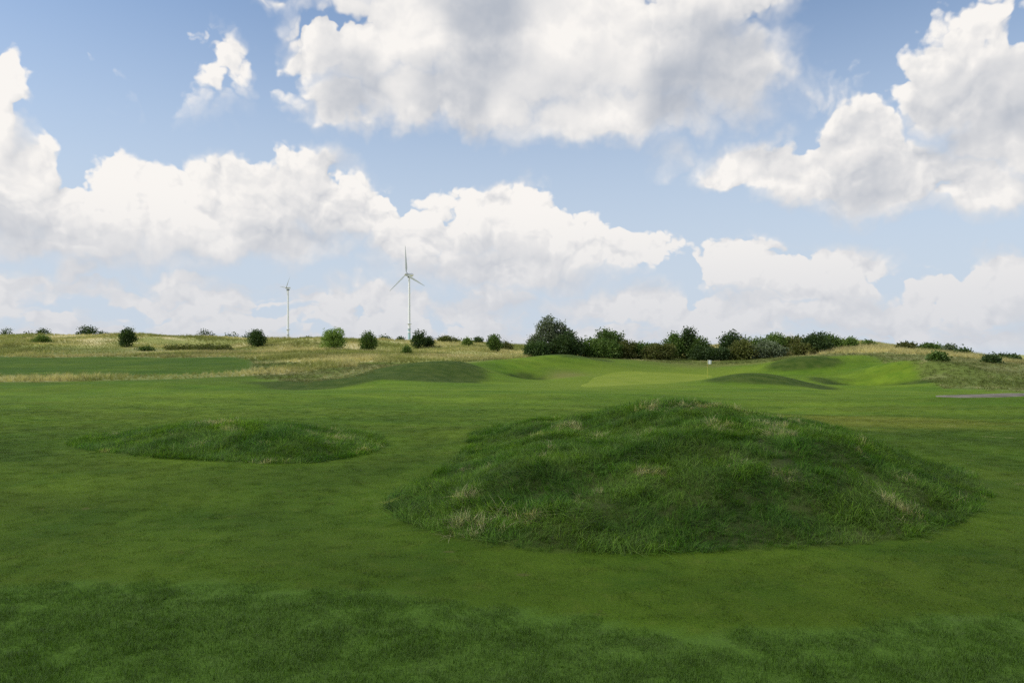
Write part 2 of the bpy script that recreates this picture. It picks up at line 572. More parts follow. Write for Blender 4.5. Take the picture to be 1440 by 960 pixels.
# ------------------------------------------------------------------ materials
def new_mat(name):
    mt = bpy.data.materials.new(name)
    mt.use_nodes = True
    mt.node_tree.nodes.clear()
    return mt, NT(mt.node_tree)


def out(N, shader):
    o = N.node('ShaderNodeOutputMaterial')
    N.t.links.new(shader, o.inputs[0])


def bsdf(N, col, rough=0.8, spec=0.2, normal=None, metallic=0.0):
    b = N.node('ShaderNodeBsdfPrincipled')
    N.put(b.inputs['Base Color'], col)
    N.put(b.inputs['Roughness'], rough)
    b.inputs['Specular IOR Level'].default_value = spec
    b.inputs['Metallic'].default_value = metallic
    if normal is not None:
        N.put(b.inputs['Normal'], normal)
    return b.outputs[0]


def turf_groups():
    """fairway, foreground rough and mound grass colours as functions of the place on the ground"""
    g = bpy.data.node_groups.new('turf_colour', 'ShaderNodeTree')
    for s in ('fairway', 'rough', 'mound', 'dune'):
        g.interface.new_socket(s, in_out='OUTPUT', socket_type='NodeSocketColor')
    G = NT(g)
    go = G.node('NodeGroupOutput')
    pos = G.node('ShaderNodeNewGeometry').outputs['Position']
    flat = G.v('MULTIPLY', pos, (1, 1, 0))
    n1, _ = G.noise(flat, 0.10, 4, 0.55)
    n2, _ = G.noise(G.v('ADD', flat, (31.7, 11.2, 4.0)), 0.75, 4, 0.6)
    n3, _ = G.noise(G.v('ADD', flat, (3.7, 91.2, 8.0)), 4.5, 4, 0.65)
    fa = G.mix(G.rng(n1, 0.35, 0.66), rgb(0.080, 0.152, 0.008), rgb(0.124, 0.192, 0.013))
    fa = G.mix(G.m('MULTIPLY', G.rng(n2, 0.46, 0.70), 0.55), fa, rgb(0.050, 0.120, 0.006))
    fa = G.mix(G.m('MULTIPLY', G.rng(n3, 0.50, 0.75), 0.45), fa, rgb(0.150, 0.200, 0.024))
    n7, _ = G.noise(G.v('ADD', flat, (45.0, 61.2, 3.0)), 0.32, 6, 0.68)
    fa = G.v('SCALE', fa, G.rng(n7, 0.30, 0.70, 0.80, 1.18, False))
    worn = G.v('LENGTH', G.v('MULTIPLY', G.v('SUBTRACT', flat, (10.9, 23.5, 0.0)), (1 / 5.2, 1 / 5.5, 0.0)))
    fa = G.mix(G.m('MULTIPLY', G.rng(G.m('MULTIPLY_ADD', n2, 0.7, worn), 1.35, 0.75), 0.6), fa, rgb(0.215, 0.225, 0.030))
    n8, _ = G.noise(G.v('ADD', flat, (5.0, 71.2, 23.0)), 2.6, 3, 0.6)
    fa = G.mix(G.m('MULTIPLY', G.rng(n8, 0.68, 0.76), 0.5), fa, rgb(0.185, 0.165, 0.055))
    fa = G.mix(G.m('MULTIPLY', G.rng(n8, 0.33, 0.25), 0.55), fa, rgb(0.040, 0.105, 0.012))
    ro = G.mix(G.rng(n2, 0.38, 0.64), rgb(0.108, 0.205, 0.022), rgb(0.120, 0.218, 0.028))
    ro = G.mix(G.m('MULTIPLY', G.rng(n3, 0.48, 0.74), 0.6), ro, rgb(0.128, 0.205, 0.042))
    n4, _ = G.noise(G.v('ADD', flat, (73.0, 21.2, 1.0)), 1.5, 5, 0.62)
    mo = G.mix(G.rng(n2, 0.36, 0.66), rgb(0.082, 0.200, 0.014), rgb(0.180, 0.310, 0.038))
    mo = G.mix(G.m('MULTIPLY', G.rng(n4, 0.58, 0.74), 0.28), mo, rgb(0.340, 0.320, 0.100))
    n5, _ = G.noise(G.v('ADD', flat, (7.0, 1.2, 55.0)), 0.055, 4, 0.6)
    n6, _ = G.noise(G.v('ADD', flat, (17.0, 5.2, 35.0)), 0.28, 4, 0.6)
    du = G.mix(G.rng(n5, 0.44, 0.60), rgb(0.300, 0.320, 0.095), rgb(0.570, 0.510, 0.255))
    du = G.mix(G.m('MULTIPLY', G.rng(n6, 0.50, 0.70), 0.6), du, rgb(0.170, 0.205, 0.055))
    du = G.mix(G.m('MULTIPLY', G.rng(n3, 0.58, 0.78), 0.5), du, rgb(0.380, 0.335, 0.170))
    for i, c in enumerate((fa, ro, mo, du)):
        G.put(go.inputs[i], c)
    return g


TG = turf_groups()


def turf(N):
    n = N.node('ShaderNodeGroup'); n.node_tree = TG
    return n.outputs


def fattr(N, name, typ='GEOMETRY'):
    n = N.node('ShaderNodeAttribute', attribute_name=name, attribute_type=typ)
    return n.outputs['Fac']


def ground_material():
    mt, N = new_mat('ground_turf')
    fa, ro, mo, du = turf(N)
    pos = N.node('ShaderNodeNewGeometry').outputs['Position']
    fa = N.v('SCALE', fa, N.m('MULTIPLY_ADD', fattr(N, 'z_mow'), 0.07, 1.0))
    c = N.mix(fattr(N, 'z_rough'), fa, ro)
    semi = N.mix(0.6, N.v('SCALE', mo, 0.55), N.v('SCALE', du, 0.55))
    c = N.mix(N.m('MULTIPLY', fattr(N, 'z_semi'), 0.8), c, semi)
    c = N.mix(fattr(N, 'z_dune'), c, du)
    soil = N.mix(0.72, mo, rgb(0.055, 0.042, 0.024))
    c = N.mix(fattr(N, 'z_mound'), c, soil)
    c = N.mix(N.m('MULTIPLY', fattr(N, 'z_apron'), 0.75), c, rgb(0.145, 0.205, 0.020))
    c = N.v('MULTIPLY', c, N.mix(fattr(N, 'z_left_dark'), rgb(1, 1, 1), rgb(.58, .64, .60)))
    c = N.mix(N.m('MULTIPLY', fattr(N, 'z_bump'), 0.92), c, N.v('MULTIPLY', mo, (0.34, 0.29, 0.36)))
    c = N.mix(N.m('MULTIPLY', fattr(N, 'z_worn'), 0.75), c, rgb(0.155, 0.155, 0.045))
    f1, _ = N.noise(pos, 38.0, 4, 0.7)
    f2, _ = N.noise(pos, 6.0, 5, 0.7)
    c = N.v('SCALE', c, N.m('MULTIPLY_ADD', f1, 0.9, 0.55))
    h = N.m('MULTIPLY_ADD', f2, 2.0, f1)
    bp = N.node('ShaderNodeBump'); bp.inputs['Strength'].default_value = 0.6; bp.inputs['Distance'].default_value = 0.03
    N.put(bp.inputs['Height'], h)
    out(N, bsdf(N, c, 0.9, 0.1, bp.outputs[0]))
    return mt


def blade_material(name, which, dark=0.55, light=1.25, dry=0.0, trans=0.35, dune=0.0):
    """grass blades: colour of the place, varied per tuft and per blade"""
    mt, N = new_mat(name)
    o = turf(N)
    c = o[which]
    if dune:
        c = N.mix(dune, c, N.v('SCALE', o[3], 0.62))
    tint = fattr(N, 'tint', 'INSTANCER')
    isl = N.node('ShaderNodeNewGeometry').outputs['Random Per Island']
    if dry > 0 or which == 2:
        dry = max(dry, .001)
        c = N.mix(N.m('MULTIPLY', N.rng(tint, 1 - dry, 1.0), 0.85), c, rgb(0.50, 0.45, 0.24))
        c = N.mix(N.m('MULTIPLY', N.rng(isl, 0.90, 0.94), 0.40), c, rgb(0.27, 0.25, 0.11))
    k = N.m('MULTIPLY', N.rng(isl, 0, 1, dark, light, False), N.rng(tint, 0, 1, 0.72, 1.22, False))
    c = N.v('SCALE', c, k)
    d = bsdf(N, c, 0.55, 0.28)
    t = N.node('ShaderNodeBsdfTranslucent'); N.put(t.inputs[0], N.v('MULTIPLY', c, (1.1, 1.15, 0.6)))
    mx = N.node('ShaderNodeMixShader'); mx.inputs[0].default_value = trans
    N.t.links.new(d, mx.inputs[1]); N.t.links.new(t.outputs[0], mx.inputs[2])
    out(N, mx.outputs[0])
    return mt


def leaf_material(name, c0, c1, c2, trans=0.3):
    mt, N = new_mat(name)
    geo = N.node('ShaderNodeNewGeometry')
    isl = geo.outputs['Random Per Island']
    n, _ = N.noise(geo.outputs['Position'], 0.9, 3, 0.6)
    c = N.mix(isl, c0, c1)
    c = N.mix(N.rng(n, 0.48, 0.72, 0.0, 0.8), c, c2)
    oi = N.node('ShaderNodeObjectInfo').outputs['Random']
    c = N.v('SCALE', c, N.rng(oi, 0, 1, 0.8, 1.2, False))
    d = bsdf(N, c, 0.6, 0.25)
    t = N.node('ShaderNodeBsdfTranslucent'); N.put(t.inputs[0], N.v('MULTIPLY', c, (1.1, 1.2, 0.6)))
    mx = N.node('ShaderNodeMixShader'); mx.inputs[0].default_value = trans
    N.t.links.new(d, mx.inputs[1]); N.t.links.new(t.outputs[0], mx.inputs[2])
    out(N, mx.outputs[0])
    return mt


def plain(name, c, rough=0.6, spec=0.3, var=0.25, scale=6.0, metallic=0.0):
    mt, N = new_mat(name)
    pos = N.node('ShaderNodeTexCoord').outputs['Object']
    n, _ = N.noise(pos, scale, 4, 0.6)
    col = N.v('SCALE', rgb(*c)[:3], N.rng(n, 0.3, 0.7, 1 - var, 1 + var * 0.5, False))
    out(N, bsdf(N, col, rough, spec, metallic=metallic))
    return mt


M_GROUND = ground_material()
M_BARK = plain('bark', (0.075, 0.058, 0.042), 0.9, 0.1)
M_LEAF_DARK = leaf_material('leaves_dark', rgb(0.032, 0.063, 0.018), rgb(0.070, 0.119, 0.032), rgb(0.105, 0.149, 0.049))
M_LEAF_MID = leaf_material('leaves_mid', rgb(0.056, 0.108, 0.021), rgb(0.131, 0.210, 0.045), rgb(0.166, 0.228, 0.052))
M_LEAF_LIGHT = leaf_material('leaves_light', rgb(0.108, 0.180, 0.036), rgb(0.216, 0.315, 0.068), rgb(0.243, 0.324, 0.081))
M_LEAF_GREY = leaf_material('leaves_grey_green', rgb(0.083, 0.112, 0.060), rgb(0.180, 0.217, 0.128), rgb(0.225, 0.255, 0.165))
M_LEAF_BROWN = leaf_material('leaves_brown', rgb(0.075, 0.095, 0.022), rgb(0.150, 0.165, 0.045), rgb(0.160, 0.150, 0.050))

# ------------------------------------------------------------------ ground sheet
GREEN_UD = [(806, 52), (816, 62), (828, 74), (840, 83), (854, 89), (880, 92.5), (915, 94), (950, 95), (985, 94), (1008, 92), (1000, 87), (978, 80), (948, 73), (915, 65), (880, 57.5), (845, 52)]
GREEN = smooth_poly(np.array([(px(u, d), d) for u, d in GREEN_UD]))


def axis(lo, hi, a, n):
    s0, s1 = math.asinh(lo / a), math.asinh(hi / a)
    return a * np.sinh(np.linspace(s0, s1, n))


gx = axis(-4200, 4200, 9.0, 700)
gy = axis(-80, 5600, 7.0, 720)
X, Y = np.meshgrid(gx, gy)
Z = height(X, Y) - 0.14 * sstep(0.1, 1.7, mound_sd(GREEN, X, Y, 1))
ii = np.arange(len(gx) * len(gy)).reshape(len(gy), len(gx))
F = np.stack([ii[:-1, :-1], ii[:-1, 1:], ii[1:, 1:], ii[1:, :-1]], -1).reshape(-1, 4)
gm = new_mesh('ground', np.stack([X, Y, Z], -1).reshape(-1, 3), F)
gxr, gyr = X.ravel(), Y.ravel()
attr(gm, 'z_rough', 1 - sstep(-0.06, 0.06, gyr - rough_edge(gxr)))
attr(gm, 'z_dune', np.maximum(zone_dune(gxr, gyr), zone_strip(gxr, gyr)))
attr(gm, 'z_semi', zone_semi(gxr, gyr))
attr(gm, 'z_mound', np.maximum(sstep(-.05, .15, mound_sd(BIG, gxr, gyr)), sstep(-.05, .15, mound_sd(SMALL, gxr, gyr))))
attr(gm, 'z_apron', sstep(-9, 0.5, mound_sd(GREEN, gxr, gyr, 10)))
attr(gm, 'z_mow', np.where(gyr < 130, mow(gxr, gyr), 0))
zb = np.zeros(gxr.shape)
# rougher, darker turf left standing on the small swells, one shaded face painted dark too: column, distance, radii, turn
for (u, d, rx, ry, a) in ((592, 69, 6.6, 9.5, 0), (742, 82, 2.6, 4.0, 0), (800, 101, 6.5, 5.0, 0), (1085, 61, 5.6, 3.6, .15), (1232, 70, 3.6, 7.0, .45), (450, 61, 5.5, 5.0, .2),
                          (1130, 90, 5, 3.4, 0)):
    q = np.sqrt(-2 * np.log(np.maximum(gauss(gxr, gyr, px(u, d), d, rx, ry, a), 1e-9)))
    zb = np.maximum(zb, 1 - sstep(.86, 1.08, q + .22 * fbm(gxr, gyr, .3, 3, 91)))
ug = col_of(gxr, gyr)
attr(gm, 'z_left_dark', (1 - sstep(330, 420, ug)) * sstep(40, 76, gyr + 3 * fbm(gxr, gyr, .1, 2, 92)) * (gyr < 140))  # far left fairway tinted darker
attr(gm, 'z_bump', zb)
attr(gm, 'z_worn', np.clip(gauss(gxr, gyr, px(1010, 106), 106, 9, 5) * .8 + 1.2 * gauss(gxr, gyr, px(797, 85), 85, 1.5, 2.4), 0, 1))
ground = tag(link('ground', gm, M_GROUND), kind='structure')

# putting green: finely mown sheet lying on the ground
mt, N = new_mat('putting_green_turf')
pos = N.node('ShaderNodeNewGeometry').outputs['Position']
n1, _ = N.noise(pos, 0.35, 4, 0.6)
n2, _ = N.noise(pos, 20.0, 4, 0.6)
c = N.mix(N.rng(n1, 0.35, 0.65), rgb(0.160, 0.222, 0.018), rgb(0.195, 0.250, 0.026))
c = N.v('SCALE', c, N.m('MULTIPLY_ADD', n2, 0.4, 0.8))
out(N, bsdf(N, c, 0.85, 0.1))
g0x, g1x, g0y, g1y = GREEN[:, 0].min(), GREEN[:, 0].max(), GREEN[:, 1].min(), GREEN[:, 1].max()


def sheet(name, poly, mat, lift, rings=26):
    """sheet inside an outline, following the ground"""
    c = poly.mean(0)
    vs, fs = [], []
    n = len(poly)
    for k in range(1, rings + 1):
        p = c + (poly - c) * (k / rings)
        e = 0.0 if k == rings else lift
        vs.append(np.column_stack([p, height(p[:, 0], p[:, 1]) + (lift if k < rings - 1 else -.01 if k < rings else -.06)]))
    V = np.concatenate(vs + [np.array([[c[0], c[1], hz1(*c) + lift]])])
    for k in range(rings - 1):
        for i in range(n):
            j = (i + 1) % n
            fs.append((k * n + i, k * n + j, (k + 1) * n + j, (k + 1) * n + i))
    me = bpy.data.meshes.new(name)
    me.from_pydata(V.tolist(), [], fs + [(len(V) - 1, (i + 1) % n, i) for i in range(n)])
    me.polygons.foreach_set('use_smooth', [True] * len(me.polygons))
    me.update()
    return link(name, me, mat)


tag(sheet('putting_green', GREEN, mt, 0.015), kind='structure')

# gravel path at the right
mt, N = new_mat('path_gravel')
pos = N.node('ShaderNodeNewGeometry').outputs['Position']
n1, _ = N.noise(pos, 1.2, 4, 0.6)
n2, _ = N.noise(pos, 25.0, 4, 0.7)
c = N.mix(N.rng(n1, 0.3, 0.7), rgb(0.150, 0.134, 0.106), rgb(0.215, 0.195, 0.160))
c = N.v('SCALE', c, N.m('MULTIPLY_ADD', n2, 0.6, 0.7))
out(N, bsdf(N, c, 0.9, 0.1))
pc = [hit(1316, 557.5, 30)[:2], hit(1350, 557.6, 30)[:2], hit(1390, 557, 30)[:2], hit(1425, 555.5, 30)[:2], hit(1470, 553.5, 30)[:2]]
pc = np.array(pc + [(pc[-1][0] + 6, pc[-1][1] + 2.0), (pc[-1][0] + 30, pc[-1][1] + 8)])
tt = np.linspace(0, len(pc) - 1, 90)
PX_ = np.column_stack([np.interp(tt, np.arange(len(pc)), pc[:, k]) for k in (0, 1)])
for _ in range(6):
    PX_[1:-1] = 0.25 * PX_[:-2] + 0.5 * PX_[1:-1] + 0.25 * PX_[2:]
tang = np.gradient(PX_, axis=0); tang /= np.linalg.norm(tang, axis=1)[:, None]
nor = np.column_stack([-tang[:, 1], tang[:, 0]])
hw = np.interp(np.arange(90), [0, 6, 20, 89], [0.10, 0.40, 0.62, 0.8])
rows = []
for k in np.linspace(-1, 1, 9):
    p = PX_ + nor * (hw * k)[:, None]
    rows.append(np.column_stack([p, height(p[:, 0], p[:, 1]) + (0.04 if abs(k) < .99 else 0.0)]))
V = np.stack(rows, 1).reshape(-1, 3)
fs = [(i * 9 + k, (i + 1) * 9 + k, (i + 1) * 9 + k + 1, i * 9 + k + 1) for i in range(89) for k in range(8)]
tag(link('path', new_mesh('path', V, fs), mt), kind='structure')


# ------------------------------------------------------------------ grass: tuft shapes and scattering
def blades_mesh(name, n, rad, h0, h1, w, lean, segs, seed, mat, square=False, flat=0.0, comb=0.0):
    r = np.random.default_rng(seed)
    if square:
        b = r.uniform(-rad, rad, (n, 2))
    else:
        a = r.uniform(0, 2 * np.pi, n); q = rad * np.sqrt(r.uniform(0, 1, n))
        b = np.column_stack([q * np.cos(a), q * np.sin(a)])
    h = r.uniform(h0, h1, n)
    th = r.uniform(0, 2 * np.pi, n) if square else np.arctan2(b[:, 1], b[:, 0]) + r.normal(0, 0.8, n)
    if comb:
        th = r.normal(0, comb, n)
    le = np.abs(r.normal(lean, lean * 0.5, n))
    dx, dy = np.cos(th), np.sin(th)
    sxv, syv = -dy, dx
    ww = w * r.uniform(0.6, 1.3, n)
    vs = []
    for k in range(segs + 1):
        t = k / segs
        off = le * h * t ** 1.8
        zz = h * (t - 0.35 * le * t * t) * (1 - flat * t)
        wk = ww * (1 - t) ** 0.6 * 0.5
        cx, cy = b[:, 0] + dx * off, b[:, 1] + dy * off
        if k < segs:
            vs.append(np.column_stack([cx - sxv * wk, cy - syv * wk, zz]))
            vs.append(np.column_stack([cx + sxv * wk, cy + syv * wk, zz]))
        else:
            vs.append(np.column_stack([cx, cy, zz]))
    V = np.stack(vs, 1).reshape(-1, 3)
    st = 2 * segs + 1
    base = np.arange(n)[:, None] * st
    fs = []
    for k in range(segs - 1):
        fs.append(base + np.array([[2 * k, 2 * k + 1, 2 * k + 3]]))
        fs.append(base + np.array([[2 * k, 2 * k + 3, 2 * k + 2]]))
    fs.append(base + np.array([[2 * segs - 2, 2 * segs - 1, 2 * segs]]))
    Fc = np.concatenate(fs, 0)
    V[:, 2] -= 0.006 if square else 0.02
    me = new_mesh(name, V, Fc, True)
    me.materials.append(mat)
    return me


def scatter(name, protos, xy, scl, tint, label, cat_kind='stuff', tilt=0.12, sink=0.0, seed=1, swirl=None):
    r = np.random.default_rng(seed)
    n = len(xy)
    z = height(xy[:, 0], xy[:, 1]) - sink
    me = bpy.data.meshes.new(name)
    me.vertices.add(n)
    me.vertices.foreach_set('co', np.column_stack([xy, z]).astype(np.float32).ravel())
    # lean with the slope
    e = 0.15
    gxs = (height(xy[:, 0] + e, xy[:, 1]) - height(xy[:, 0] - e, xy[:, 1])) / (2 * e)
    gys = (height(xy[:, 0], xy[:, 1] + e) - height(xy[:, 0], xy[:, 1] - e)) / (2 * e)
    yaw = r.uniform(0, 2 * np.pi, n) if swirl is None else 9.0 * fbm(xy[:, 0], xy[:, 1], swirl, 2, 88) + r.normal(0, .7, n)
    # local tilt expressed as euler XYZ with yaw last: rotate the slope into the tuft's frame
    cx, sxn = np.cos(yaw), np.sin(yaw)
    gl_x = gxs * cx + gys * sxn
    gl_y = -gxs * sxn + gys * cx
    rot = np.column_stack([np.arctan(gl_y) + r.normal(0, tilt, n), -np.arctan(gl_x) + r.normal(0, tilt, n), yaw])
    attr(me, 'rot', rot.astype(np.float32), 'FLOAT_VECTOR')
    attr(me, 'scl', np.asarray(scl, np.float32))
    attr(me, 'tint', np.asarray(tint, np.float32))
    attr(me, 'pick', r.integers(0, len(protos), n).astype(np.int32), 'INT')
    o = link(name, me)
    coll = bpy.data.collections.new(name + '_shapes')
    for i, p in enumerate(protos):
        po = bpy.data.objects.new(f'{name}_shape', p)
        coll.objects.link(po)
    ng = bpy.data.node_groups.new(name + '_scatter', 'GeometryNodeTree')
    ng.interface.new_socket('Geometry', in_out='INPUT', socket_type='NodeSocketGeometry')
    ng.interface.new_socket('Geometry', in_out='OUTPUT', socket_type='NodeSocketGeometry')
    gi = ng.nodes.new('NodeGroupInput'); go = ng.nodes.new('NodeGroupOutput')
    ci = ng.nodes.new('GeometryNodeCollectionInfo')
    ci.inputs[0].default_value = coll
    ci.inputs['Separate Children'].default_value = True
    ci.inputs['Reset Children'].default_value = True
    ip = ng.nodes.new('GeometryNodeInstanceOnPoints')
    ip.inputs['Pick Instance'].default_value = True

    def na(nm, t):
        a = ng.nodes.new('GeometryNodeInputNamedAttribute'); a.data_type = t
        a.inputs[0].default_value = nm
        return a.outputs[0]
    L = ng.links.new
    L(gi.outputs[0], ip.inputs['Points']); L(ci.outputs[0], ip.inputs['Instance'])
    L(na('pick', 'INT'), ip.inputs['Instance Index'])
    L(na('rot', 'FLOAT_VECTOR'), ip.inputs['Rotation'])
    L(na('scl', 'FLOAT'), ip.inputs['Scale'])
    L(ip.outputs[0], go.inputs[0])
    md = o.modifiers.new('scatter', 'NODES'); md.node_group = ng
    return tag(o, label, None, None, cat_kind)


M_FAIR = blade_material('fairway_blades', 0, 0.6, 1.3, 0.05, 0.3)
M_ROUGH = blade_material('rough_blades', 1, 0.5, 1.45, 0.0, 0.3)
M_MOUND = blade_material('mound_blades', 2, 0.32, 1.75, 0.0, 0.45)
M_DUNE = blade_material('dune_blades', 3, 0.65, 1.25, 0.12, 0.35)
M_SEMI = blade_material('bank_blades', 2, 0.45, 1.2, 0.12, 0.35, 0.72)

PATCH = 0.30
fair_p = [blades_mesh('fairway_patch', 420, PATCH * .55, .010, .022, .0032, .55, 1, 100 + i, M_FAIR, True) for i in range(5)]
rough_p = [blades_mesh('rough_patch', 520, PATCH * .55, .020, .046, .0034, .55, 2, 120 + i, M_ROUGH, True) for i in range(6)]
mound_t = [blades_mesh('mound_tuft', 34, .070, .05, .135, .0055, (.7, 1.0, 1.4)[i % 3], 3, 140 + i, M_MOUND, comb=.95) for i in range(9)]
dune_t = [blades_mesh('dune_tuft', 46, .22, .30, .75, .020, .45, 2, 160 + i, M_DUNE) for i in range(6)]
bank_t = [blades_mesh('bank_tuft', 40, .22, .10, .26, .020, .6, 2, 180 + i, M_SEMI) for i in range(5)]


def jitter_grid(x0, x1, y0, y1, step, seed):
    r = np.random.default_rng(seed)
    a, b = np.meshgrid(np.arange(x0, x1, step), np.arange(y0, y1, step))
    p = np.column_stack([a.ravel(), b.ravel()])
    return p + r.uniform(-step * .5, step * .5, p.shape), r


def in_view(p, pad=0.6, side=0.74):
    return np.abs(p[:, 0]) < side * p[:, 1] + pad


# foreground rough
p, r = jitter_grid(-8, 8, 1.6, 7.2, PATCH * .62, 5)
k = (p[:, 1] < rough_edge(p[:, 0]) - .05) & in_view(p, 1.6)
p = p[k]
scatter('rough_grass', rough_p, p, r.uniform(.75, 1.2, len(p)) * (.72 + .28 * sstep(0, .6, rough_edge(p[:, 0]) - p[:, 1])), np.clip(.5 + .10 * fbm(p[:, 0], p[:, 1], 1.3, 3, 61) + r.normal(0, .1, len(p)), 0, 1),
        'darker rough grass across the bottom foreground', tilt=.05, seed=6)
# fairway turf
p, r = jitter_grid(-30, 32, 3.8, 42, PATCH * .85, 8)
keep = (p[:, 1] > rough_edge(p[:, 0]) - .02) & in_view(p, 1.6)
keep &= (mound_sd(BIG, p[:, 0], p[:, 1]) < -.02) & (mound_sd(SMALL, p[:, 0], p[:, 1]) < -.02)
keep &= r.uniform(0, 1, len(p)) < 1 - .97 * sstep(12, 42, p[:, 1]) ** .8
p = p[keep]
scatter('fairway_grass', fair_p, p, r.uniform(.85, 1.15, len(p)), np.clip(.5 + .16 * mow(p[:, 0], p[:, 1]) + .45 * fbm(p[:, 0], p[:, 1], .8, 3, 62) + r.normal(0, .08, len(p)), 0, 1),
        'close mown fairway grass around the two mounds', tilt=.03, seed=9)
# mounds


def mound_points(poly, step, seed):
    p, r = jitter_grid(poly[:, 0].min(), poly[:, 0].max(), poly[:, 1].min(), poly[:, 1].max(), step, seed)
    sd = mound_sd(poly, p[:, 0], p[:, 1])
    k = sd > 0.0 + .07 * fbm(p[:, 0], p[:, 1], 2.2, 3, 71)
    return p[k], sd[k], r


p, sd, r = mound_points(BIG, .066, 11)
bare = fbm(p[:, 0], p[:, 1], 1.6, 3, 77)
k = ~((bare > .50) & (sd > .55) & (r.uniform(0, 1, len(p)) < .93))
p, sd = p[k], sd[k]
sc = (0.74 + .26 * (sd < .10) + .18 * sstep(.0, .5, sd) + .75 * fbm(p[:, 0], p[:, 1], 1.9, 3, 72)) * r.uniform(.75, 1.25, len(p))
scatter('mound_grass', mound_t, p, np.clip(sc, .5, 1.6), np.clip(.5 + .8 * fbm(p[:, 0], p[:, 1], 1.9, 3, 73) + r.normal(0, .13, len(p)), 0, 1),
        'long tufted grass covering the big mound on the right', tilt=.22, seed=12, swirl=1.2)
p, sd, r = mound_points(SMALL, .075, 13)
sc = (0.95 + .25 * (sd < .12) + .20 * sstep(0, .5, sd) + .5 * fbm(p[:, 0], p[:, 1], 1.1, 3, 74)) * r.uniform(.75, 1.25, len(p))
scatter('mound_grass', mound_t, p, np.clip(sc, .5, 1.5), np.clip(.55 + .8 * fbm(p[:, 0], p[:, 1], 1.3, 3, 75) + r.normal(0, .13, len(p)), 0, 1),
        'long tufted grass covering the low oval mound on the left', tilt=.22, seed=14, swirl=1.0)
# dune grass far left and right
p, r = jitter_grid(-165, 190, 48, 215, .62, 15)
zd = np.maximum(zone_dune(p[:, 0], p[:, 1]), zone_strip(p[:, 0], p[:, 1]))
k = in_view(p, 4, .76) & (r.uniform(0, 1, len(p)) < zd * (1 - .55 * sstep(130, 215, p[:, 1])))
p = p[k]
tall = np.clip(.75 + .75 * fbm(p[:, 0], p[:, 1], .09, 3, 81), .35, 1.4)
scatter('dune_grass', dune_t, p, tall * r.uniform(.7, 1.3, len(p)), np.clip(.5 + .9 * fbm(p[:, 0], p[:, 1], .12, 3, 82) + r.normal(0, .15, len(p)), 0, 1),
        'dry golden dune grass along the far slopes', tilt=.15, seed=16)
p, r = jitter_grid(-60, 90, 46, 130, .55, 17)
zs_ = zone_semi(p[:, 0], p[:, 1])
k = in_view(p, 4, .76) & (r.uniform(0, 1, len(p)) < zs_ * .8)
p = p[k]
scatter('bank_grass', bank_t, p, r.uniform(.5, 1.3, len(p)), np.clip(.5 + .9 * fbm(p[:, 0], p[:, 1], .2, 3, 83) + r.normal(0, .15, len(p)), 0, 1),
        'unmown grass on the banks below the bushes', tilt=.15, seed=18)
print('scatter done')


# ------------------------------------------------------------------ trees and bushes
def tube_mesh(paths, sides=6):
    V, Fs = [], []
    for path in paths:
        b0 = len(V)
        for i, (pt, rad) in enumerate(path):
            pt = Vector(pt)
            nx = Vector(path[min(i + 1, len(path) - 1)][0]) - Vector(path[max(i - 1, 0)][0])
            nx.normalize()
            s = nx.orthogonal().normalized(); t = nx.cross(s)
            for j in range(sides):
                a = 2 * math.pi * j / sides
                V.append(tuple(pt + (s * math.cos(a) + t * math.sin(a)) * rad))
        for i in range(len(path) - 1):
            for j in range(sides):
                k = (j + 1) % sides
                Fs.append((b0 + i * sides + j, b0 + i * sides + k, b0 + (i + 1) * sides + k, b0 + (i + 1) * sides + j))
    return new_mesh('trunk', V, Fs)


def crown_mesh(lobes, n, leaf, seed, spiky=0.0):
    """leaf-sized faces spread through the crown's lobes, denser towards the outside, gathered in sprays"""
    r = np.random.default_rng(seed)
    lob = np.array(lobes, float)                     # cx cy cz rx ry rz
    wgt = (lob[:, 3] * lob[:, 4] * lob[:, 5]) ** 0.7; wgt /= wgt.sum()
    ns = max(12, n // 9)                             # sprays
    li = r.choice(len(lob), ns, p=wgt)
    d = r.normal(0, 1, (ns, 3)); d /= np.linalg.norm(d, axis=1)[:, None]
    rr = r.uniform(0.35, 1.0, ns) ** 0.45
    rr = rr * (1 + np.minimum(spiky * r.normal(0, .09, ns), .16) + 0.10 * np.sin(d[:, 0] * 5 + seed) * np.sin(d[:, 2] * 6 + d[:, 1] * 4))
    c = lob[li, :3] + d * lob[li, 3:] * rr[:, None]
    m = 9
    sp = leaf * 1.15
    pts = c[:, None, :] + r.normal(0, 1, (ns, m, 3)) * np.array([sp, sp, sp * .8])
    pts = pts.reshape(-1, 3)
    od = np.repeat(d, m, 0)
    k = len(pts)
    ax = od * .7 + r.normal(0, .6, (k, 3)) + np.array([0, 0, .15])
    ax /= np.linalg.norm(ax, axis=1)[:, None]
    t = np.cross(ax, r.normal(0, 1, (k, 3))); t /= np.linalg.norm(t, axis=1)[:, None] + 1e-9
    s = leaf * r.uniform(.6, 1.4, k)[:, None]
    V = np.stack([pts, pts + ax * s * .5 + t * s * .36, pts + ax * s, pts + ax * s * .5 - t * s * .36], 1)
    V[:, :, 2] = np.maximum(V[:, :, 2], 0.02)
    Fc = np.arange(k * 4).reshape(-1, 4)
    return new_mesh('crown', V.reshape(-1, 3), Fc, False)


